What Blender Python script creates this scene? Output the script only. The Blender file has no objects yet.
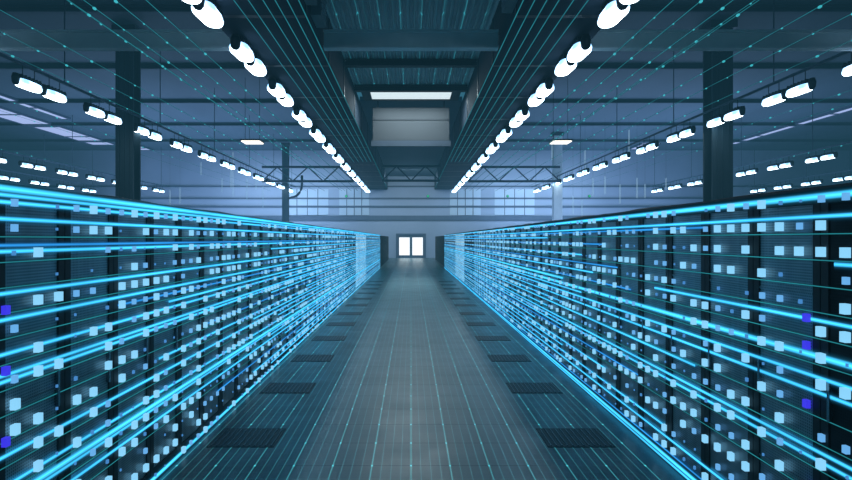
import bpy, math, random
from mathutils import Vector

random.seed(11)
sc = bpy.context.scene
COL = sc.collection
PI = math.pi

# ------------------------------------------------------------------ helpers
class MB:
    """collects simple solids and links them as one mesh"""
    def __init__(s):
        s.v = []; s.f = []; s.mi = []; s.cur = 0
    def quad(s, a, b, c, d):
        n = len(s.v); s.v += [a, b, c, d]; s.f.append((n, n+1, n+2, n+3)); s.mi.append(s.cur)
        return s
    def box(s, x0, x1, y0, y1, z0, z1):
        n = len(s.v)
        s.v += [(x0,y0,z0),(x1,y0,z0),(x1,y1,z0),(x0,y1,z0),(x0,y0,z1),(x1,y0,z1),(x1,y1,z1),(x0,y1,z1)]
        for f in ((0,3,2,1),(4,5,6,7),(0,1,5,4),(1,2,6,5),(2,3,7,6),(3,0,4,7)):
            s.f.append(tuple(n+i for i in f)); s.mi.append(s.cur)
        return s
    def ring_loft(s, rings, cap0=True, cap1=True):
        n = len(s.v); k = len(rings[0])
        for r in rings: s.v += list(r)
        for i in range(len(rings)-1):
            for j in range(k):
                a = n+i*k+j; b = n+i*k+(j+1) % k
                s.f.append((a, b, b+k, a+k)); s.mi.append(s.cur)
        if cap0: s.f.append(tuple(n+j for j in reversed(range(k)))); s.mi.append(s.cur)
        if cap1:
            m = n+(len(rings)-1)*k
            s.f.append(tuple(m+j for j in range(k))); s.mi.append(s.cur)
        return s
    def tube(s, pts, r, seg=8):
        pts = [Vector(p) for p in pts]; rings = []
        for i, p in enumerate(pts):
            d = (pts[min(i+1, len(pts)-1)]-pts[max(i-1, 0)]).normalized()
            up = Vector((0,0,1)) if abs(d.z) < .9 else Vector((1,0,0))
            a = d.cross(up).normalized(); b = a.cross(d).normalized()
            rr = r[i] if isinstance(r, (list, tuple)) else r
            rings.append([tuple(p+a*rr*math.cos(2*PI*j/seg)+b*rr*math.sin(2*PI*j/seg)) for j in range(seg)])
        return s.ring_loft(rings)
    def mesh(s, name, *mats, smooth=False):
        me = bpy.data.meshes.new(name); me.from_pydata(s.v, [], s.f)
        for m in mats: me.materials.append(m)
        for p, i in zip(me.polygons, s.mi):
            p.material_index = i; p.use_smooth = smooth
        me.update(); return me
    def build(s, name, *mats, parent=None, loc=None, smooth=False):
        return put(name, s.mesh(name, *mats, smooth=smooth), parent, loc)

def put(name, me, parent=None, loc=None):
    o = bpy.data.objects.new(name, me); COL.objects.link(o)
    if parent is not None: o.parent = parent
    if loc is not None: o.location = loc
    return o
def tag(o, label, cat, group=None):
    o['label'] = label; o['category'] = cat
    if group: o['group'] = group
    return o
def thing(name, label, cat, loc, group=None):
    o = bpy.data.objects.new(name, None); COL.objects.link(o); o.location = loc
    o.empty_display_size = .2
    return tag(o, label, cat, group)
def struct(o):
    o['kind'] = 'structure'; return o
def bevel(o, w, seg=2):
    m = o.modifiers.new('bevel', 'BEVEL'); m.width = w; m.segments = seg; m.limit_method = 'ANGLE'
    return o

ONES = ['zeroth','first','second','third','fourth','fifth','sixth','seventh','eighth','ninth','tenth','eleventh','twelfth',
        'thirteenth','fourteenth','fifteenth','sixteenth','seventeenth','eighteenth','nineteenth']
TENS = ['','','twenty','thirty','forty','fifty','sixty','seventy','eighty','ninety']
TENTHS = ['','','twentieth','thirtieth','fortieth','fiftieth','sixtieth','seventieth','eightieth','ninetieth']
def ordw(n):
    if n < 20: return ONES[n]
    if n % 10 == 0: return TENTHS[n//10]
    return TENS[n//10]+'-'+ONES[n % 10]

# ------------------------------------------------------------------ materials
class NT:
    def __init__(s, name):
        s.m = bpy.data.materials.new(name); s.m.use_nodes = True
        s.t = s.m.node_tree; s.n = s.t.nodes; s.l = s.t.links
        s.b = s.n['Principled BSDF']; s.out = s.n['Material Output']
    def node(s, typ, **kw):
        n = s.n.new(typ)
        for k, v in kw.items(): setattr(n, k, v)
        return n
    def link(s, a, b): s.l.new(a, b)
    def put(s, sock, v):
        if hasattr(v, 'is_linked') or isinstance(v, bpy.types.NodeSocket): s.l.new(v, sock)
        else: sock.default_value = v
    def math(s, op, a, b=None, c=None):
        n = s.node('ShaderNodeMath', operation=op)
        s.put(n.inputs[0], a)
        if b is not None: s.put(n.inputs[1], b)
        if c is not None: s.put(n.inputs[2], c)
        return n.outputs[0]
    def pos(s, kind='Object'):
        tc = s.node('ShaderNodeTexCoord'); sp = s.node('ShaderNodeSeparateXYZ')
        s.link(tc.outputs[kind], sp.inputs[0]); return tc.outputs[kind], sp.outputs
    def mix(s, f, a, b):
        n = s.node('ShaderNodeMix', data_type='RGBA')
        s.put(n.inputs[0], f); s.put(n.inputs[6], a); s.put(n.inputs[7], b); return n.outputs[2]
    def noise(s, vec, scale, detail=3, mapscale=None):
        if mapscale:
            mp = s.node('ShaderNodeMapping'); mp.inputs['Scale'].default_value = mapscale
            s.link(vec, mp.inputs[0]); vec = mp.outputs[0]
        n = s.node('ShaderNodeTexNoise'); n.inputs['Scale'].default_value = scale; n.inputs['Detail'].default_value = detail
        s.link(vec, n.inputs['Vector']); return n.outputs[0]

def c4(c): return (c[0], c[1], c[2], 1)
def surf(name, col, rough=.5, metal=0, var=.25, scale=3, mapscale=None, bump=0):
    t = NT(name); v, _ = t.pos()
    n = t.noise(v, scale, 4, mapscale)
    lo = tuple(x*(1-var) for x in col); hi = tuple(min(1, x*(1+var)) for x in col)
    t.link(t.mix(n, c4(lo), c4(hi)), t.b.inputs['Base Color'])
    t.b.inputs['Roughness'].default_value = rough; t.b.inputs['Metallic'].default_value = metal
    if bump:
        b = t.node('ShaderNodeBump'); b.inputs['Strength'].default_value = bump
        t.link(n, b.inputs['Height']); t.link(b.outputs[0], t.b.inputs['Normal'])
    return t.m
def glow(name, col, strength, sample=False):
    t = NT(name); v, _ = t.pos()
    t.b.inputs['Base Color'].default_value = (.02,.02,.02,1)
    t.b.inputs['Emission Color'].default_value = c4(col)
    n = t.noise(v, 6, 1)
    t.link(t.math('MULTIPLY_ADD', n, strength*.2, strength*.9), t.b.inputs['Emission Strength'])
    if not sample: t.m.cycles.emission_sampling = 'NONE'
    return t.m
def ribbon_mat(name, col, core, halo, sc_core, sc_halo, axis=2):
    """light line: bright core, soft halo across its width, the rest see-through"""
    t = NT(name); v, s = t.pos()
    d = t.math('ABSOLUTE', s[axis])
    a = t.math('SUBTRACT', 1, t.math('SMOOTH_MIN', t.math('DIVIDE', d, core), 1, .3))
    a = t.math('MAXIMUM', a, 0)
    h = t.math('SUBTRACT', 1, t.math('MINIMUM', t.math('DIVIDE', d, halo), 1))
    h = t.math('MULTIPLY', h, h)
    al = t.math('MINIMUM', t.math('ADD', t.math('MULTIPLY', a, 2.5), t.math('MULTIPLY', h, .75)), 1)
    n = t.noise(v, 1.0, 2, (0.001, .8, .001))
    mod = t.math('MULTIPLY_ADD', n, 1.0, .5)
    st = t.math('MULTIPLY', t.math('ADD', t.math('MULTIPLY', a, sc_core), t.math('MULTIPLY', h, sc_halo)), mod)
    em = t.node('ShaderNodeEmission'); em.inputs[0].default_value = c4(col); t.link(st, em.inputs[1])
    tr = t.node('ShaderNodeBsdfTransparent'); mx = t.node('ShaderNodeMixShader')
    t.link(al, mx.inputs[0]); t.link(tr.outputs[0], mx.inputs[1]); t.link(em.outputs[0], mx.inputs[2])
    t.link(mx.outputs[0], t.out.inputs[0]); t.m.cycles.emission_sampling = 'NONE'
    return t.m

def line_mask(t, u, spacing, w):
    d = t.math('PINGPONG', u, spacing/2)
    return t.math('LESS_THAN', d, w/2)

# floor: dark raised-floor tiles, paler walkway, luminous teal grid let into it
def floor_material():
    t = NT('raised_floor_grid'); v, s = t.pos()
    X, Y = s[0], s[1]
    ax = t.math('ABSOLUTE', X)
    walk = t.math('SUBTRACT', 1, t.math('SMOOTHSTEP', ax, .7, 1.15)) if False else None
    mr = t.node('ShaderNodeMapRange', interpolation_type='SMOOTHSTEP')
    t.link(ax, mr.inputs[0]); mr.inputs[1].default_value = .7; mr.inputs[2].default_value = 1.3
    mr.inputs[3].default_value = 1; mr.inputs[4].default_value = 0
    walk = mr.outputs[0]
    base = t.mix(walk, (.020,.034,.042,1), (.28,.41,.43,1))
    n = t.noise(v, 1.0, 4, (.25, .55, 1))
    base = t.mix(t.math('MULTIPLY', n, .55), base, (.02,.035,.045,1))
    joint = t.math('MAXIMUM', line_mask(t, X, .655, .012), line_mask(t, Y, .584, .012))
    base = t.mix(t.math('MULTIPLY', joint, .6), base, (.01,.015,.02,1))
    t.link(base, t.b.inputs['Base Color'])
    n2 = t.noise(v, 2.2, 3)
    t.link(t.math('MULTIPLY_ADD', n2, .25, .22), t.b.inputs['Roughness'])
    major = line_mask(t, X, .3274, .011)
    minor = line_mask(t, X, .08185, .005)
    trans = line_mask(t, Y, .146, .006)
    dx = t.math('PINGPONG', X, .3274/2); dy = t.math('PINGPONG', Y, .292)
    node = t.math('MULTIPLY', t.math('LESS_THAN', dx, .008), t.math('LESS_THAN', dy, .018))
    inside = t.math('LESS_THAN', ax, 2.0)
    e = t.math('ADD', t.math('ADD', t.math('MULTIPLY', major, .22), t.math('MULTIPLY', minor, .26)),
               t.math('ADD', t.math('MULTIPLY', trans, .06), t.math('MULTIPLY', node, .7)))
    t.link(t.math('MULTIPLY', e, inside), t.b.inputs['Emission Strength'])
    t.b.inputs['Emission Color'].default_value = (.08,.62,.68,1)
    t.m.cycles.emission_sampling = 'NONE'
    return t.m

def deck_material():
    t = NT('ceiling_deck_grid'); v, s = t.pos()
    X, Y = s[0], s[1]
    n = t.noise(v, .8, 4)
    t.link(t.mix(n, (.36,.44,.48,1), (.52,.60,.64,1)), t.b.inputs['Base Color'])
    t.b.inputs['Roughness'].default_value = .6
    xo = t.math('ADD', X, .3)
    major = line_mask(t, xo, .6, .022); minor = line_mask(t, xo, .2, .012)
    trans = line_mask(t, Y, .8, .02)
    dx = t.math('PINGPONG', xo, .3); dy = t.math('PINGPONG', Y, .8)
    node = t.math('MULTIPLY', t.math('LESS_THAN', dx, .03), t.math('LESS_THAN', dy, .07))
    e = t.math('ADD', t.math('ADD', t.math('MULTIPLY', major, .16), t.math('MULTIPLY', minor, .06)),
               t.math('ADD', t.math('MULTIPLY', trans, .025), t.math('MULTIPLY', node, .35)))
    t.link(e, t.b.inputs['Emission Strength'])
    t.b.inputs['Emission Color'].default_value = (.06,.6,.72,1)
    t.m.cycles.emission_sampling = 'NONE'
    return t.m

def door_material(name, col, em=0, emcol=(.4,.7,1), rough=.35):
    """rack door: fine perforated mesh, brushed vertical streaks"""
    t = NT(name); v, s = t.pos()
    n = t.noise(v, 1.0, 3, (1, 9, .35))
    lo = tuple(x*.45 for x in col); hi = tuple(min(1, x*1.6) for x in col)
    c = t.mix(n, c4(lo), c4(hi))
    slot = t.math('MULTIPLY', t.math('LESS_THAN', t.math('PINGPONG', s[1], .008), .0045),
                  t.math('LESS_THAN', t.math('PINGPONG', s[2], .008), .0045))
    c = t.mix(t.math('MULTIPLY', slot, .7), c, (.003,.004,.006,1))
    t.link(c, t.b.inputs['Base Color']); t.b.inputs['Roughness'].default_value = rough
    t.b.inputs['Metallic'].default_value = .3
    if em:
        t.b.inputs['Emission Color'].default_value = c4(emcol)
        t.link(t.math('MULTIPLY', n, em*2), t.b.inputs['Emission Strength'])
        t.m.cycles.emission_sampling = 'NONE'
    return t.m

M = {}
M['floor'] = floor_material()
M['deck'] = deck_material()
M['navy'] = surf('navy_steel', (.008,.022,.042), .9, 0, .4, .6)
M['black'] = surf('black_steel', (.008,.012,.018), .45, .3, .4, 2)
M['rackblack'] = surf('rack_black', (.006,.009,.013), .6, 0, .4, 3)
M['ceil'] = surf('hall_ceiling', (.085,.135,.18), .7, 0, .35, .35, (1,.25,1))
M['ceilbeam'] = surf('ceiling_beam_paint', (.075,.12,.165), .7, 0, .25, 1)
M['wallend'] = surf('end_wall_panel', (.34,.42,.54), .6, 0, .15, .3)
M['wallpale'] = surf('pale_wall_panel', (.50,.62,.72), .5, 0, .12, .4)
M['walldark'] = surf('dark_wall_rail', (.09,.13,.19), .6, 0, .2, 1)
M['wallside'] = surf('side_wall_panel', (.10,.14,.22), .7, 0, .2, .5)
M['column'] = surf('column_paint', (.055,.10,.13), .5, .2, .35, 1.2, (3,3,.2))
M['beam'] = surf('blue_grey_beam', (.72,.84,.9), .6, 0, .25, 1.2)
M['duct'] = surf('duct_zinc', (.20,.25,.29), .45, .5, .25, 1)
M['greypanel'] = surf('grey_hanging_panel', (.035,.042,.05), .7, 0, .2, .8)
M['truss'] = surf('truss_steel', (.05,.07,.10), .5, .3, .2, 2)
M['vent'] = surf('vent_tile_black', (.008,.012,.016), .5, .3, .4, 6)
M['ventbar'] = surf('vent_tile_bar', (.05,.07,.08), .4, .5, .2, 6)
M['cable'] = surf('cable_sheath', (.03,.04,.05), .5, 0, .7, 9)
M['chrome'] = surf('handle_steel', (.25,.30,.34), .25, .9, .2, 5)
M['door'] = door_material('rack_door_grey', (.30,.36,.40))
M['doordark'] = door_material('rack_door_dark', (.010,.014,.020), rough=.8)
M['doorpale'] = door_material('rack_door_pale', (.34,.46,.54), .20, (.25,.6,1))  # paler door, with blue glow along the row put in as emission
M['doorlit'] = door_material('rack_door_lit', (.5,.65,.75), .8, (.45,.78,1))  # brightness of these doors put in as emission, no lamp inside
def lamp_material():
    t = NT('lamp_white'); v, p = t.pos()
    r = t.math('ADD', t.math('POWER', t.math('DIVIDE', p[0], .22), 2), t.math('POWER', t.math('DIVIDE', p[1], .62), 2))
    r = t.math('ADD', r, t.math('MULTIPLY', t.math('MAXIMUM', p[2], 0), 3))
    k = t.math('MAXIMUM', t.math('MINIMUM', t.math('SUBTRACT', 1.85, r), 1), 0)
    t.link(t.mix(k, (.18,.52,1,1), (.74,.90,1,1)), t.b.inputs['Emission Color'])
    t.link(t.math('MULTIPLY_ADD', k, 6.0, 1.2), t.b.inputs['Emission Strength'])
    t.b.inputs['Base Color'].default_value = (.3,.3,.3,1)
    return t.m
M['lamp'] = lamp_material()
M['lampcap'] = surf('lamp_cap', (.012,.02,.03), .4, .3, .3, 6)
M['sky'] = glow('skylight_glow', (.80,.95,1), 1.0, True)
M['skystrip'] = glow('skylight_strip_glow', (.42,.52,.90), 1.15, True)
M['warm'] = glow('warm_lamp', (1,.93,.82), 2.2, True)
M['doorglass'] = glow('door_glass_glow', (.93,.97,1), 1.6, True)
M['green'] = glow('green_lamp', (.05,.8,.35), .9)
M['violet'] = glow('violet_led', (.05,.04,.9), .9)
M['led_l'] = glow('led_bright', (.27,.68,1), .98)
M['led_m'] = glow('led_mid', (.17,.52,1), .82)
M['led_s'] = glow('led_dim', (.10,.40,.95), .6)
M['led_t'] = glow('led_teal', (.10,.80,.80), .6)
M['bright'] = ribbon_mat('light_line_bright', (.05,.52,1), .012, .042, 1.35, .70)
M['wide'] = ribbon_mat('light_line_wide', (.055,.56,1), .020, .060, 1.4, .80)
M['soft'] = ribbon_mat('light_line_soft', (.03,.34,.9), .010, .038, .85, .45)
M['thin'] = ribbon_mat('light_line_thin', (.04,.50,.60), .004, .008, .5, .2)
M['teal'] = ribbon_mat('ceiling_line_teal', (.05,.55,.68), .018, .04, .34, .13, axis=0)
M['tealdot'] = glow('teal_node', (.06,.62,.72), .8)
M['streak'] = ribbon_mat('white_streak', (.45,.72,.95), .02, .055, 1.1, .5, axis=0)

# ------------------------------------------------------------------ dimensions
H = 1.9                    # eye height
F = 627.0
CX, CY = 411.0, 239.0      # vanishing point in the photograph
END = 63.0
XL, XR = -2.015, 2.18      # fronts of the two rack rows
RH = 2.15
WL, WR = .60, .655

# ------------------------------------------------------------------ setting
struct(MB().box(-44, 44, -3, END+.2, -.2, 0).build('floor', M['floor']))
for s in (-1, 1):
    a, b = sorted((s*4.6, s*44))
    struct(MB().box(a, b, -3, END+.2, 10.8, 11.0).build('ceiling', M['ceil']))
struct(MB().box(-2.34, 2.34, 28.6, END, 8.2, 8.4).build('trim_6', M['ceil']))
struct(MB().box(-44.2, -44, -3, END+.2, 0, 11).build('wall_left', M['wallside']))
struct(MB().box(44, 44.2, -3, END+.2, 0, 11).build('wall_right', M['wallside']))
struct(MB().box(-44.2, 44.2, -3.2, -3, 0, 11).build('wall_front', M['wallside']))
w = MB()
w.box(-44, -1.5, END, END+.2, 0, 11).box(1.5, 44, END, END+.2, 0, 11).box(-1.5, 1.5, END, END+.2, 2.45, 11)
struct(w.build('wall_back', M['wallend']))
k = 1
for z0, z1 in ((3.75, 4.25), (5.05, 5.25), (5.9, 6.05), (7.1, 7.25)):
    struct(MB().box(-43.9, 43.9, END-.12, END, z0, z1).build('trim_%d' % k, M['walldark'])); k += 1
# pale translucent bays in the end wall
for i, (a, b) in enumerate(((-7.2, -4.2), (3.9, 7.0), (-12.5, -8.3), (8.4, 12.4))):
    wf = struct(MB().box(a, b, END-.06, END, 4.3, 6.9).build('window_%d' % (i+1), M['wallpale']))
    g = MB()
    for q in range(1, 4): g.box(a+(b-a)*q/4-.03, a+(b-a)*q/4+.03, END-.1, END-.05, 4.3, 6.9)
    g.build('glazing_bar', M['walldark'], parent=wf)
# far double door
d = struct(MB().box(-1.5, -1.3, END-.1, END+.1, 0, 2.45).box(1.3, 1.5, END-.1, END+.1, 0, 2.45)
           .box(-1.3, 1.3, END-.1, END+.1, 2.25, 2.45).build('door_1', M['walldark']))
for s in (-1, 1):
    lf = MB()
    x0, x1 = sorted((s*.02, s*1.3))
    lf.box(x0, x1, END-.02, END+.04, 0, .27).box(x0, x1, END-.02, END+.04, 2.06, 2.25)
    lf.box(x0, x0+.11, END-.02, END+.04, .27, 2.06).box(x1-.11, x1, END-.02, END+.04, .27, 2.06)
    lo = lf.build('door_leaf', M['walldark'], parent=d)
    bevel(MB().box(x0+.11, x1-.11, END, END+.03, .27, 2.06).build('door_pane', M['doorglass'], parent=lo), .012)
    MB().tube([(s*.10, END-.06, .9), (s*.10, END-.06, 1.3)], .02).build('door_handle', M['chrome'], parent=lo)

# central corrugated deck between the two girders
v = MB(); pitch = .11; n = int(4.68/pitch)
prof = []
for i in range(n):
    x = -2.34+i*pitch
    prof += [(x, 8.2), (x+.04, 8.2), (x+.055, 8.25), (x+.095, 8.25)]
prof.append((2.34, 8.2))
for (xa, za), (xb, zb) in zip(prof, prof[1:]):
    v.quad((xa, 4, za), (xa, 26, za), (xb, 26, zb), (xb, 4, zb))
o = v.build('ceiling_deck', M['deck']); o.name = 'trim_5'; struct(o)

# ------------------------------------------------------------------ box girders under the roof
for s, nm in ((-1, 'left'), (1, 'right')):
    g = thing('box_girder', 'dark navy box girder carrying the inner %s lamp row' % nm, 'girder', (s*3.43, 33, 6.87), 'box girders over the corridor')
    bevel(MB().box(-1.08, 1.08, -29, 29.9, 0, 1.4).build('girder_body', M['navy'], parent=g), .03)
    for q in range(14):
        y = -27+q*4
        bevel(MB().box(-1.10, 1.10, y-.1, y+.1, -.004, 1.35).build('stiffener', M['black'], parent=g), .01)

# equipment boxes on the girder flanks
for s, yy, nm in ((-1, 13.5, 'left'), (-1, 15.0, 'left'), (1, 14.0, 'right')):
    b = MB().box(-.12, .12, -.45, .45, 0, .75)
    for q in range(4): b.box(*sorted((-s*.14, -s*.1)), -.4, .4, .12+q*.15, .17+q*.15)
    o = b.build('louvre_box', M['duct'], loc=(s*2.2102, yy, 7.1))
    tag(o, {13.5: 'grey louvred box on left girder flank, nearer one', 15.0: 'grey louvred box on left girder flank, farther one',
            14.0: 'grey louvred box on the right girder flank'}[yy], 'vent box')

# cross beams
def crossbeam(x0, x1, y, z0, z1, mat, label, flange=.3):
    b = MB().box(x0, x1, y-.06, y+.06, z0+.05, z1-.05).box(x0, x1, y-flange/2, y+flange/2, z0, z0+.06).box(x0, x1, y-flange/2, y+flange/2, z1-.06, z1)
    o = b.build('cross_beam', mat)
    return tag(o, label, 'beam', 'cross beams under the roof')
crossbeam(-2.3, 2.3, 16.6, 6.92, 7.4, M['beam'], 'pale blue-grey cross beam spanning between the two girders')
crossbeam(-2.3, 2.3, 25.7, 7.95, 8.2, M['black'], 'black cross beam just before the ceiling skylight')
crossbeam(-2.3, 2.3, 11.6, 7.9, 8.18, M['black'], 'black cross beam nearest the camera, between girders')
crossbeam(-2.3, 2.3, 22.0, 7.95, 8.18, M['black'], 'dark cross beam between pale beam and skylight')
for s, nm in ((-1, 'left'), (1, 'right')):
    for y, m, wd in ((16.6, 'beam', 'pale blue-grey cross beam'), (24.0, 'truss', 'dark cross beam, nearest'), (32.0, 'truss', 'dark cross beam, second'),
                     (40.0, 'truss', 'dark cross beam, third'), (48.0, 'truss', 'dark cross beam, fourth'), (56.0, 'truss', 'dark cross beam, farthest')):
        x0, x1 = sorted((s*4.54, s*43.9))
        crossbeam(x0, x1, y, 10.55 if m == 'truss' else 6.92, 10.79 if m == 'truss' else 7.4, M['ceilbeam' if m == 'truss' else m], wd+' under the %s hall ceiling' % nm)
for s, nm in ((-1, 'left'), (1, 'right')):
    r = MB()
    x0, x1 = sorted((s*4.54, s*43.9))
    for q in range(3): pass
# skylight with its shaft and the hanging panel behind it
sk = thing('skylight', 'bright rectangular skylight strip in the dark central ceiling', 'skylight', (0, 27, 8.1))
bevel(MB().box(-1.72, 1.72, -.8, .8, 0, .05).build('skylight_pane', M['sky'], parent=sk), .01)
f = MB().box(-2.1, -1.72, -1, 1, -.02, .12).box(1.72, 2.1, -1, 1, -.02, .12).box(-1.72, 1.72, -1, -.8, -.04, .12).box(-1.72, 1.72, .8, 1, -.04, .12)
f.build('skylight_frame', M['black'], parent=sk)
hp = thing('hanging_panel', 'grey vertical panel hanging behind the skylight', 'panel', (0, 28.4, 6.1))
bevel(MB().box(-1.74, 1.74, 0, .08, .25, 1.75).build('panel_sheet', M['greypanel'], parent=hp), .02)
MB().box(-1.74, 1.74, -.03, .1, 1.18, 1.24).build('panel_joint', M['black'], parent=hp)
MB().box(-1.8, 1.8, -.06, .14, 0, .25).build('bottom_rail', M['truss'], parent=hp)
for s in (-1, 1): MB().box(s*1.5-.02, s*1.5+.02, .02, .06, 1.74, 2.1).build('hanger', M['black'], parent=hp)

# roof trusses before the end wall
def truss(x0, x1, y, z0, z1, label, n):
    t = thing('roof_truss', label, 'truss', ((x0+x1)/2, y, z0)); w = (x1-x0)/2; h = z1-z0
    MB().box(-w, w, -.08, .08, -.09, .09).build('bottom_chord', M['truss'], parent=t)
    MB().box(-w, w, -.08, .08, h-.09, h+.09).build('top_chord', M['truss'], parent=t)
    for i in range(n):
        a = -w+2*w*i/n; b = -w+2*w*(i+1)/n; za, zb = (0, h) if i % 2 == 0 else (h, 0)
        MB().tube([(a, 0, za), (b, 0, zb)], .055, 6).build('web_member', M['truss'], parent=t)
truss(-2.3, 2.3, 50, 6.55, 7.7, 'dark steel truss between the girders before the end wall', 4)
truss(-12, -4.6, 50.5, 6.55, 7.7, 'dark steel truss left of the left girder', 6)
truss(4.6, 12, 50.5, 6.55, 7.7, 'dark steel truss right of the right girder', 6)

# columns
def column(x, y, w, label, lit=False):
    t = thing('steel_column', label, 'column', (x, y, 0), 'hall columns')
    b = MB().box(-w/2, w/2, -w/2, -w/2+.08, 0, 10.78).box(-w/2, w/2, w/2-.08, w/2, 0, 10.78).box(-.06, .06, -w/2+.08, w/2-.08, 0, 10.78)
    for q in (-.28, 0, .28): b.box(q*w-.02, q*w+.02, -w/2-.03, -w/2, .3, 10.5)
    b.build('column_shaft', M['beam'] if lit else M['column'], parent=t)
    bevel(MB().box(-w*.7, w*.7, -w*.7, w*.7, 0, .06).build('base_plate', M['truss'], parent=t), .01)
    MB().box(-w*.65, w*.65, -w*.65, w*.65, 10.5, 10.79).build('cap_plate', M['truss'], parent=t)
column(-11.95, 26.5, .74, 'large dark teal column at left, nearest on that side')
column(12.72, 26.0, .84, 'large dark teal column at right, nearest on that side')
column(-11.5, 57.5, .55, 'slim far column at left beside the bent conduit')
column(12.25, 52.5, .7, 'slim paler far column at right below the small lamp', True)
pts = [(-11.1, 57.2, 5.6+.0)] + [(-10.9+.95*math.sin(a), 57.2, 6.8-1.2*math.cos(a)+.1) for a in [i*PI/14 for i in range(8)]] + [(-9.95, 57.2, 7.7)]
tag(MB().tube(pts, .11, 8).build('conduit_pipe', M['truss'], smooth=True), 'dark bent conduit rising beside the far left column', 'pipe')

# skylight strips in the side halls
def strip(name, x, y0, y1, w, label):
    t = thing(name, label, 'skylight', (x, (y0+y1)/2, 10.7), 'side hall skylights'); L = (y1-y0)/2
    MB().box(-w/2, w/2, -L, L, 0, .04).build('skylight_pane', M['skystrip'], parent=t)
    fr = MB().box(-w/2-.12, -w/2, -L, L, -.05, .1).box(w/2, w/2+.12, -L, L, -.05, .1)
    nq = max(2, int(2*L/4.5))
    for q in range(nq+1): fr.box(-w/2, w/2, -L+2*L*q/nq-.06, -L+2*L*q/nq+.06, -.06, .0)
    fr.build('skylight_frame', M['walldark'], parent=t)
strip('skylight_strip', -28.6, 30, 58.5, 2.1, 'long pale lavender skylight strip in the left side hall')
strip('skylight_strip', 29.7, 30, 58, .6, 'long thin lavender skylight strip in the right side hall')
strip('skylight_strip', -26.4, 59, 62, 1.6, 'short lavender skylight piece beyond the left strip')
strip('skylight_strip', 22.2, 58, 61.5, 1.6, 'short lavender skylight piece left of the right strip')
strip('skylight_strip', -25.3, 38, 46, .5, 'narrow lavender skylight piece above the left strip')

# small warm ceiling lights
for x, nm in ((-8.75, 'left'), (8.25, 'right')):
    t = thing('ceiling_light', 'small warm white rectangular ceiling light in the %s hall' % nm, 'ceiling light', (x, 34.6, 7.2))
    bevel(MB().box(-.5, .5, -.5, .5, 0, .06).build('diffuser', M['warm'], parent=t), .02)
    MB().box(-.54, .54, -.54, .54, .06, .14).build('housing', M['lampcap'], parent=t)
    for s in (-.4, .4): MB().box(s-.01, s+.01, -.01, .01, .14, 3.6).build('hanger', M['lampcap'], parent=t)
for x, y, z, nm in ((2.15*.75, 10.1, 5.14, 0),): pass
for x, nm in ((-6.5, 'leftmost of four'), (1.7, 'second from the left, above the door'), (9.7, 'third from the left'), (17.9, 'rightmost of four')):
    t = thing('signal_lamp', 'tiny green signal lamp on the end wall, '+nm, 'signal lamp', (x, END-.12, 6.2))
    MB().tube([(0, .12, 0), (0, .03, 0)], .14, 10).build('lamp_base', M['lampcap'], parent=t)
    MB().tube([(0, .03, 0), (0, -.04, 0), (0, -.08, 0)], [.11, .11, .05], 10).build('lamp_lens', M['green'], parent=t, smooth=True)

# ------------------------------------------------------------------ high bay lamps
def lamp_meshes(L=1.2, w=.44):
    # glowing reflector: rounded long bowl, notched round the dark cap at its near end
    rings = []
    for z, k in ((0, .80), (.04, .95), (.10, 1.0), (.20, .86)):
        r = []
        for i in range(20):
            a = 2*PI*i/20
            x = math.copysign(abs(math.cos(a))**.8, math.cos(a))*w/2*k
            y = math.copysign(abs(math.sin(a))**.55, math.sin(a))*L/2*(k*.5+.5)
            if y < 0: x *= 1.12
            r.append((x, y, z))
        rings.append(r)
    bowl = MB().ring_loft(rings).mesh('reflector', M['lamp'], smooth=True)
    hs = MB().box(-w*.34, w*.34, -L*.42, L*.42, .20, .30)
    for q in range(6): hs.box(-w*.36, w*.36, -L*.40+q*.18, -L*.38+q*.18, .2, .34)
    house = hs.mesh('housing', M['lampcap'])
    cap = []
    for z, k in ((-.01, .45), (.05, .75), (.2, .85), (.32, .6)):
        cap.append([(math.cos(2*PI*i/14)*w*.34*k, -L/2-.02+math.sin(2*PI*i/14)*w*.40*k, z) for i in range(14)])
    capm = MB().ring_loft(cap).mesh('end_cap', M['lampcap'], smooth=True)
    rod = MB().tube([(0, 0, .3), (0, 0, .62)], .012, 6).mesh('hanger', M['lampcap'])
    return bowl, house, capm, rod
LM = lamp_meshes()
rows = [('inner left row', -4.2, 0, 13), ('inner right row', 4.18, 0, 13),
        ('second left row', -11.6, 1, 13), ('second right row', 12.15, 1, 13),
        ('third left row', -24.3, 6, 13), ('third right row', 23.7, 6, 13),
        ('outermost left row', -31.0, 8, 13), ('outermost right row', 33.4, 8, 13)]
for nm, x, k0, k1 in rows:
    for k in range(k0, k1):
        for h in (0, 1):
            y = 11.0+4.0*k+(.62 if h == 0 else 2.0)-(.6 if nm == 'second left row' else 0)
            t = thing('high_bay_lamp', 'white glowing high bay lamp, %s one of %s pair in the %s' % (('near', 'far')[h], ordw(k-k0+1), nm), 'lamp', (x, y, 6.45), 'high bay lamps in the '+nm)
            for pn, pm in zip(('reflector', 'housing', 'end_cap'), LM):
                put(pn, pm, t).scale.x = 1 if abs(x) < 5 else .78
            for q in (-.3, .3):
                hg = put('hanger', LM[3], t, (0, q, 0 if abs(x) > 5 else .165)); hg.scale.z = 1 if abs(x) > 5 else .4
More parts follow.
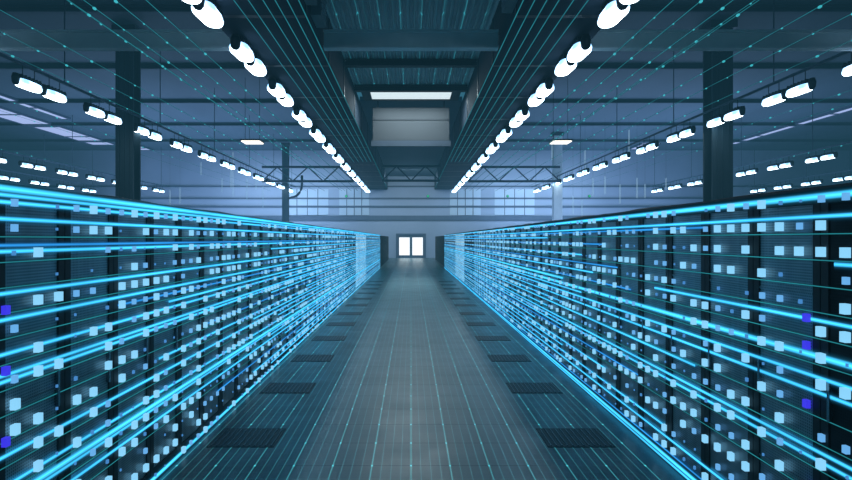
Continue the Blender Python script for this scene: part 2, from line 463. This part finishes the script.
# bus rails the side rows hang from
for nm, x in (('second left row', -11.6), ('second right row', 12.15), ('third left row', -24.3), ('third right row', 23.7), ('outermost left row', -31.0), ('outermost right row', 33.4)):
    t = thing('lamp_rail', 'thin dark rail carrying the %s of lamps' % nm, 'rail', (x, 37, 7.075))
    MB().box(-.03, .03, -26.4, 25.9, 0, .08).build('rail_bar', M['ceilbeam'], parent=t)
    for q in range(7): MB().box(-.015, .015, -24+q*8-.015, -24+q*8+.015, .08, 3.72).build('hanger', M['ceilbeam'], parent=t)

# ------------------------------------------------------------------ server racks
DEP = .95
def rack_meshes(side, w):
    s = side; D = DEP
    def bx(m, x0, x1, y0, y1, z0, z1):
        a, b = sorted((s*x0, s*x1)); m.box(a, b, y0, y1, z0, z1)
    # local origin: front face bottom centre, +x*s goes into the rack, y along the row
    body = MB(); g = .004; h = w/2-g
    bx(body, .03, D, -h, h, .06, RH-.02)
    bx(body, .0, .03, -h, -h+.06, .06, RH-.02); bx(body, .0, .03, h-.06, h, .06, RH-.02)
    bx(body, .0, .03, -h+.045, h-.045, RH-.06, RH-.02); bx(body, .0, .03, -h+.045, h-.045, .06, .10)
    plinth = MB(); bx(plinth, .04, D-.03, -h+.02, h-.02, 0, .06)
    roof = MB(); bx(roof, .02, D-.02, -h+.01, h-.01, RH-.02, RH)
    for q in range(3): bx(roof, .2+q*.22, .34+q*.22, -.12, .12, RH, RH+.012)
    door = MB(); bx(door, .008, .03, -h+.062, h-.062, .103, RH-.063)
    for zz in (.55, 1.05, 1.6): bx(door, .003, .008, -h+.06, h-.06, zz-.006, zz+.006)
    handle = MB(); bx(handle, -.012, .008, h-.085, h-.065, .95, 1.15)
    return dict(body=body.mesh('cabinet_body', M['rackblack']), plinth=plinth.mesh('plinth', M['black']), roof=roof.mesh('roof_panel', M['rackblack']),
                door=door, handle=handle.mesh('door_handle', M['chrome']))
def led_mesh(nm, r, mat, s):
    m = MB(); a, b = sorted((0, -s*r*1.15)); m.box(a, b, -r*.8, r*.8, -r, r); return m.mesh(nm, mat)

SIDES = [(-1, 'left', XL, WL, 3.05, 3.161, .195, .051, .127, 17), (1, 'right', XR, WR, 2.685, 3.12, .186, .152, .140, 15)]
for s, nm, X0, W, y0, cy0, cdy, rz0, rdz, nrow in SIDES:
    R = rack_meshes(s, W)
    doors = {k: R['door'].mesh('door', M[k]) for k in ('door', 'doordark', 'doorpale', 'doorlit')}
    led = {'l': led_mesh('indicator_light', .026, M['led_l'], s), 'm': led_mesh('indicator_light', .019, M['led_m'], s),
           's': led_mesh('indicator_light', .012, M['led_s'], s), 't': led_mesh('indicator_light', .008, M['led_s'], s),
           'v': led_mesh('indicator_light', .022, M['violet'], s)}
    size = {'l': .026, 'm': .019, 's': .012, 't': .008}
    N = int((57-y0)/W)
    ncol = 0
    for i in range(N):
        yc = y0+W*(i+.5)
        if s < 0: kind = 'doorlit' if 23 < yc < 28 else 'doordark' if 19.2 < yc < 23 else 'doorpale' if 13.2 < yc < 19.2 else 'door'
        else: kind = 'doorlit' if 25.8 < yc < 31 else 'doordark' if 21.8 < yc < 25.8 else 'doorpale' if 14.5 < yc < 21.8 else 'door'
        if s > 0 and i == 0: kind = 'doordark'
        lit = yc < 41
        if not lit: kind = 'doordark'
        look = {'door': 'grey-doored black server rack with blue lights', 'doordark': 'dark server rack with blue lights' if lit else 'plain black unlit server rack',
                'doorpale': 'pale-doored server rack with blue lights', 'doorlit': 'bright-doored server rack with blue lights'}[kind]
        t = thing('server_rack', '%s, %s from the camera in the %s row' % (look, ordw(i+1), nm), 'server rack', (X0, yc, 0), 'server racks in the %s row' % nm)
        put('cabinet_body', R['body'], t); put('plinth', R['plinth'], t); dr = put('door', doors[kind], t)
        if yc < 25:
            put('roof_panel', R['roof'], t)
        if yc < 14: put('door_handle', R['handle'], dr)
        if not lit: continue
        # lights of the global grid that fall on this rack
        far = MB()
        while True:
            y = cy0+cdy*ncol
            if y > yc+W/2: break
            ncol += 1
            if y < yc-W/2 or y < 2.7: continue
            for r in range(nrow):
                u = random.random()
                kz = random.random()
                z = rz0+rdz*r
                if u < .20: continue
                c_ = 'l' if u > .66 else 'm' if u > .46 else 's' if u > .32 else 't'
                yl = max(-W/2+.03, min(W/2-.03, y-yc))
                if yc < 20:
                    put('indicator_light', led[c_], t, (-s*.005, yl, z))
                else:
                    q = size[c_]*1.5
                    far.cur = 0 if c_ == 'l' else 1 if c_ == 'm' else 2
                    a, b = sorted((-s*.004, -s*.010))
                    far.box(a, b, yl-q, yl+q, z-min(q, .03), z+min(q, .03))
        if far.v: far.build('indicator_lights', M['led_l'], M['led_m'], M['led_s'], parent=t)['kind'] = 'stuff'
        if (s > 0 and i in (1,)) or (s < 0 and i == 0):
            for zz in ((1.47, 1.32, 1.0, .55) if s > 0 else (1.55, 1.25, .9)):
                v_ = put('indicator_light', led['v'], t, (-s*.006, -.24 if s > 0 else -.26, zz)); v_['label'] = 'violet light'

# ------------------------------------------------------------------ glowing light lines along the rows
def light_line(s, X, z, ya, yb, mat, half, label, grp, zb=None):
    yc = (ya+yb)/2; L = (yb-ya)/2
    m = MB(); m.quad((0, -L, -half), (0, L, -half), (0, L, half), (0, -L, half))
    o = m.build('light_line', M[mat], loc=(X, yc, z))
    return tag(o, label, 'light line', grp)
LEFT = [ # height, start, end, kind
    (2.150, 2.6, 41, 'wide'), (2.118, 2.6, 41, 'bright'), (2.083, 2.6, 30, 'bright'), (2.000, 2.6, 41, 'bright'), (1.868, 2.6, 41, 'soft'), (1.838, 2.6, 41, 'bright'),
    (1.630, 2.6, 41, 'bright'), (1.500, 2.6, 41, 'bright'), (1.445, 4.3, 41, 'soft'), (1.380, 5.2, 41, 'bright'), (1.330, 2.6, 41, 'bright'), (1.225, 2.6, 41, 'bright'), (1.195, 2.6, 36, 'bright'),
    (1.066, 6.2, 41, 'soft'), (.945, 5.0, 41, 'bright'), (.825, 2.6, 41, 'bright'), (.674, 2.6, 41, 'bright'), (.605, 2.6, 41, 'wide'), (.572, 2.6, 41, 'bright'), (.471, 2.6, 41, 'bright'),
    (1.76, 9, 41, 'bright'), (1.28, 10, 41, 'bright'), (1.13, 9, 41, 'bright'), (1.0, 12, 41, 'bright'), (.88, 8, 41, 'bright'), (.75, 9.5, 41, 'bright'), (.53, 9, 41, 'bright'), (.40, 10, 41, 'bright'), (.26, 11, 41, 'bright'), (.12, 9, 41, 'bright'),
    (.32, 6.5, 41, 'soft'), (.20, 8, 41, 'bright'), (.03, 2.6, 41, 'wide')]
RIGHT = [
    (2.127, 2.6, 41, 'wide'), (2.020, 2.6, 41, 'bright'), (1.985, 4.6, 41, 'soft'), (1.770, 2.6, 3.22, 'bright'), (1.840, 7, 41, 'soft'), (1.700, 8, 41, 'bright'), (1.60, 6.6, 41, 'soft'), (1.465, 2.6, 5.6, 'bright'),
    (1.50, 7.5, 41, 'bright'), (1.40, 6.2, 41, 'soft'), (1.272, 2.6, 41, 'wide'), (1.160, 2.6, 41, 'bright'), (1.080, 2.6, 41, 'bright'), (.93, 4.8, 41, 'bright'), (.765, 2.6, 41, 'bright'), (.715, 2.6, 41, 'bright'),
    (1.92, 10, 41, 'bright'), (1.55, 12, 41, 'bright'), (1.34, 9, 41, 'wide'), (1.22, 8, 41, 'bright'), (1.0, 9, 41, 'bright'), (.84, 10, 41, 'bright'), (.66, 9, 41, 'bright'), (.53, 11, 41, 'bright'), (.38, 9, 41, 'bright'), (.15, 10, 41, 'bright'),
    (.60, 6, 41, 'soft'), (.45, 7, 41, 'bright'), (.30, 5.4, 41, 'bright'), (.217, 2.6, 41, 'bright'), (.10, 4.5, 41, 'soft'), (.05, 2.6, 41, 'wide'), (.018, 2.6, 41, 'bright')]
HALF = {'wide': .060, 'bright': .042, 'soft': .038, 'thin': .008}
WORD = {'wide': 'broad bright cyan light line', 'bright': 'bright blue light line', 'soft': 'soft dim blue light line'}
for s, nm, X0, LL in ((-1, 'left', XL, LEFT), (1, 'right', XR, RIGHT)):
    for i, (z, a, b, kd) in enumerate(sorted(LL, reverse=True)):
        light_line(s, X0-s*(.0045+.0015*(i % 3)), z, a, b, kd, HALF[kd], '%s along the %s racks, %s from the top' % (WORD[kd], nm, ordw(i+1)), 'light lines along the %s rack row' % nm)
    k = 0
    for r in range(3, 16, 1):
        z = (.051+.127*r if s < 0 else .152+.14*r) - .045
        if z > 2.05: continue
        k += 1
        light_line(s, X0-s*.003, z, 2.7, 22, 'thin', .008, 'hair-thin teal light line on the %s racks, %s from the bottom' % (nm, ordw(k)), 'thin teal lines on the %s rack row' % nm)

# cable bundles on top of the racks
for s, nm, X0 in ((-1, 'left', XL), (1, 'right', XR)):
    t = thing('cable_tray', 'dark tray of tangled cables running on top of the %s racks' % nm, 'cable tray', (X0+s*.35, 22, RH+.013))
    b = MB().box(-.25, .25, -19.4, 19, 0, .015).box(-.25, -.235, -19.4, 19, 0, .03).box(.235, .25, -19.4, 19, 0, .03)
    b.build('tray_channel', M['black'], parent=t)
    for q in range(7):
        pts = []; ph = random.uniform(0, 6)
        for j in range(61):
            y = -19.4+38.4*j/60
            pts.append((-.19+.38*q/6+.025*math.sin(j*1.3+ph), y, .029+.008*math.sin(j*1.9+ph*2)))
        MB().tube(pts, .013, 6).build('cable', M['cable'], parent=t, smooth=True)

# ------------------------------------------------------------------ floor vents beside the racks
for s, nm in ((-1, 'left'), (1, 'right')):
    for i in range(12):
        y = 6.0+2.0*i
        t = thing('floor_vent', 'dark slotted floor vent tile by the %s racks, %s from the camera' % (nm, ordw(i+1)), 'floor vent', (s*1.56, y, 0), 'floor vents by the %s racks' % nm)
        MB().box(-.31, .31, -.28, .28, 0, .004).build('vent_tile', M['vent'], parent=t)
        b = MB()
        for q in range(12):
            x = -.28+q*.05
            b.box(x, x+.012, -.25, .25, .004, .008)
        b.build('vent_grille', M['ventbar'], parent=t)

# ------------------------------------------------------------------ teal light lines under the ceiling with their nodes
def ceil_line(X, z, ya, yb, label, dot=1.27, off=.3, half=.04, nd=True):
    yc = (ya+yb)/2; L = (yb-ya)/2
    t = thing('ceiling_light_line', label, 'light line', (X, yc, z), 'teal light lines under the ceiling')
    MB().quad((-half, -L, 0), (-half, L, 0), (half, L, 0), (half, -L, 0)).build('light_strip', M['teal'], parent=t)
    if nd:
        y = ya+off; k = 0
        while y < min(yb, 40) and k < 22:
            q = .030+.025*((k*7) % 3)/2
            MB().tube([(0, y-yc-q, -.012), (0, y-yc-q*.5, -.012), (0, y-yc+q*.5, -.012), (0, y-yc+q, -.012)], [q*.25, q*.5, q*.5, q*.25], 8).build('light_node', M['tealdot'], parent=t)
            y += dot; k += 1
for s, nm, xs in ((-1, 'left', (5.1, 5.7, 6.3, 6.6, 7.2, 8.25, 9.1, 10.0, 13.4, 16.0, 21.0)), (1, 'right', (5.05, 5.6, 6.2, 6.7, 7.2, 8.08, 9.0, 10.2, 13.6, 16.2, 21.2))):
    for i, x in enumerate(xs):
        ceil_line(s*x, 6.5 if i % 5 != 4 else 6.9, 9, 60, 'thin teal line with glowing nodes, %s out from the %s girder' % (ordw(i+1), nm), off=.2+.37*i % 1.2, half=.03 if i not in (5, 3) else .04)
    ceil_line(s*2.32, 6.83, 6, 60, 'teal glowing line along the lower inner edge of the %s girder' % nm, nd=False, half=.04)
    for i, x in enumerate((2.55, 2.8, 3.05, 3.35, 3.65)):
        ceil_line(s*x, 6.82, 6, 40, 'thin teal line under the %s girder, %s from its inner edge' % (nm, ordw(i+2)), half=.017, nd=False)

# ------------------------------------------------------------------ thin vertical light streaks over the racks
ST = [('left', 56, 9, [(201,162,175),(233,152,196),(247,178,200),(170,190,206),(180,188,203),(231,170,188),(263,186,208),(222,178,192),(256,176,190)]),
      ('right', 46, -9, [(552,140,160),(585,150,172),(629,130,152),(593,178,196),(605,176,194),(620,184,204),(637,178,198),(645,184,198),(582,200,218),(573,196,214),(666,178,190)])]
for nm, dep, _, L in ST:
    for i, (px, ya, yb) in enumerate(sorted(L)):
        x = (px-CX)/F*dep; za = H+(CY-yb)/F*dep; zb = H+(CY-ya)/F*dep
        h = (zb-za)/2
        m = MB(); m.quad((-.055, 0, -h), (.055, 0, -h), (.055, 0, h), (-.055, 0, h))
        o = m.build('light_streak', M['streak'], loc=(x, dep, (za+zb)/2))
        tag(o, 'faint white vertical light streak above the %s racks, %s from the left' % (nm, ordw(i+1)), 'light streak', 'light streaks above the %s racks' % nm)
        wt = 10.8-(za+zb)/2
        MB().box(-.004, .004, -.004, .004, h, wt).build('hanging_wire', M['truss'], parent=o)

# ------------------------------------------------------------------ lights
def area(name, loc, rot, sx, sy, power, col):
    l = bpy.data.lights.new(name, 'AREA'); l.shape = 'RECTANGLE'; l.size = sx; l.size_y = sy; l.energy = power; l.color = col
    o = bpy.data.objects.new(name, l); COL.objects.link(o); o.location = loc; o.rotation_euler = rot
    return o
area('skylight_lamp', (0, 27, 7.95), (0, 0, 0), 3.3, 1.5, 320, (.8,.95,1))
area('end_hall_lamp', (0, 56, 7.9), (math.radians(25), 0, 0), 4, 3, 600, (.75,.9,1))  # added fill light for the far end, no fixture there
for s in (-1, 1):
    area('side_hall_lamp', (s*18, 50, 2.5), (PI, 0, 0), 20, 24, 3000, (.40,.58,1))  # added fill shining up to brighten the side hall ceilings
    area('end_wall_lamp', (s*12, 58, 7.4), (math.radians(40), 0, 0), 12, 1, 850, (.55,.75,1))  # added fill light to brighten the end wall

wd = bpy.data.worlds.new('world'); sc.world = wd; wd.use_nodes = True
bg = wd.node_tree.nodes['Background']; bg.inputs[0].default_value = (.1,.2,.35,1); bg.inputs[1].default_value = .02

# thin luminous blue haze filling the hall
pv = wd.node_tree.nodes.new('ShaderNodeEmission'); pv.inputs[0].default_value = (.125,.54,.82,1); pv.inputs[1].default_value = .00145
pa = wd.node_tree.nodes.new('ShaderNodeVolumeAbsorption'); pa.inputs[0].default_value = (0,0,0,1); pa.inputs[1].default_value = .006
ad = wd.node_tree.nodes.new('ShaderNodeAddShader')
wd.node_tree.links.new(pv.outputs[0], ad.inputs[0]); wd.node_tree.links.new(pa.outputs[0], ad.inputs[1])
wd.node_tree.links.new(ad.outputs[0], wd.node_tree.nodes['World Output'].inputs['Volume'])

# ------------------------------------------------------------------ camera
cd = bpy.data.cameras.new('camera'); cam = bpy.data.objects.new('camera', cd); COL.objects.link(cam)
cam.location = (0, 0, H); cam.rotation_euler = (PI/2, 0, 0)
cd.sensor_width = 36; cd.lens = 36*F/852; cd.shift_x = (426-CX)/852; cd.shift_y = -(240-CY)/852
cd.clip_end = 300
sc.camera = cam
sc.view_settings.view_transform = 'Standard'
sc.view_settings.look = 'None'
sc.cycles.use_denoising = True
sc.cycles.max_bounces = 6; sc.cycles.transparent_max_bounces = 24
sc.cycles.sample_clamp_indirect = 3
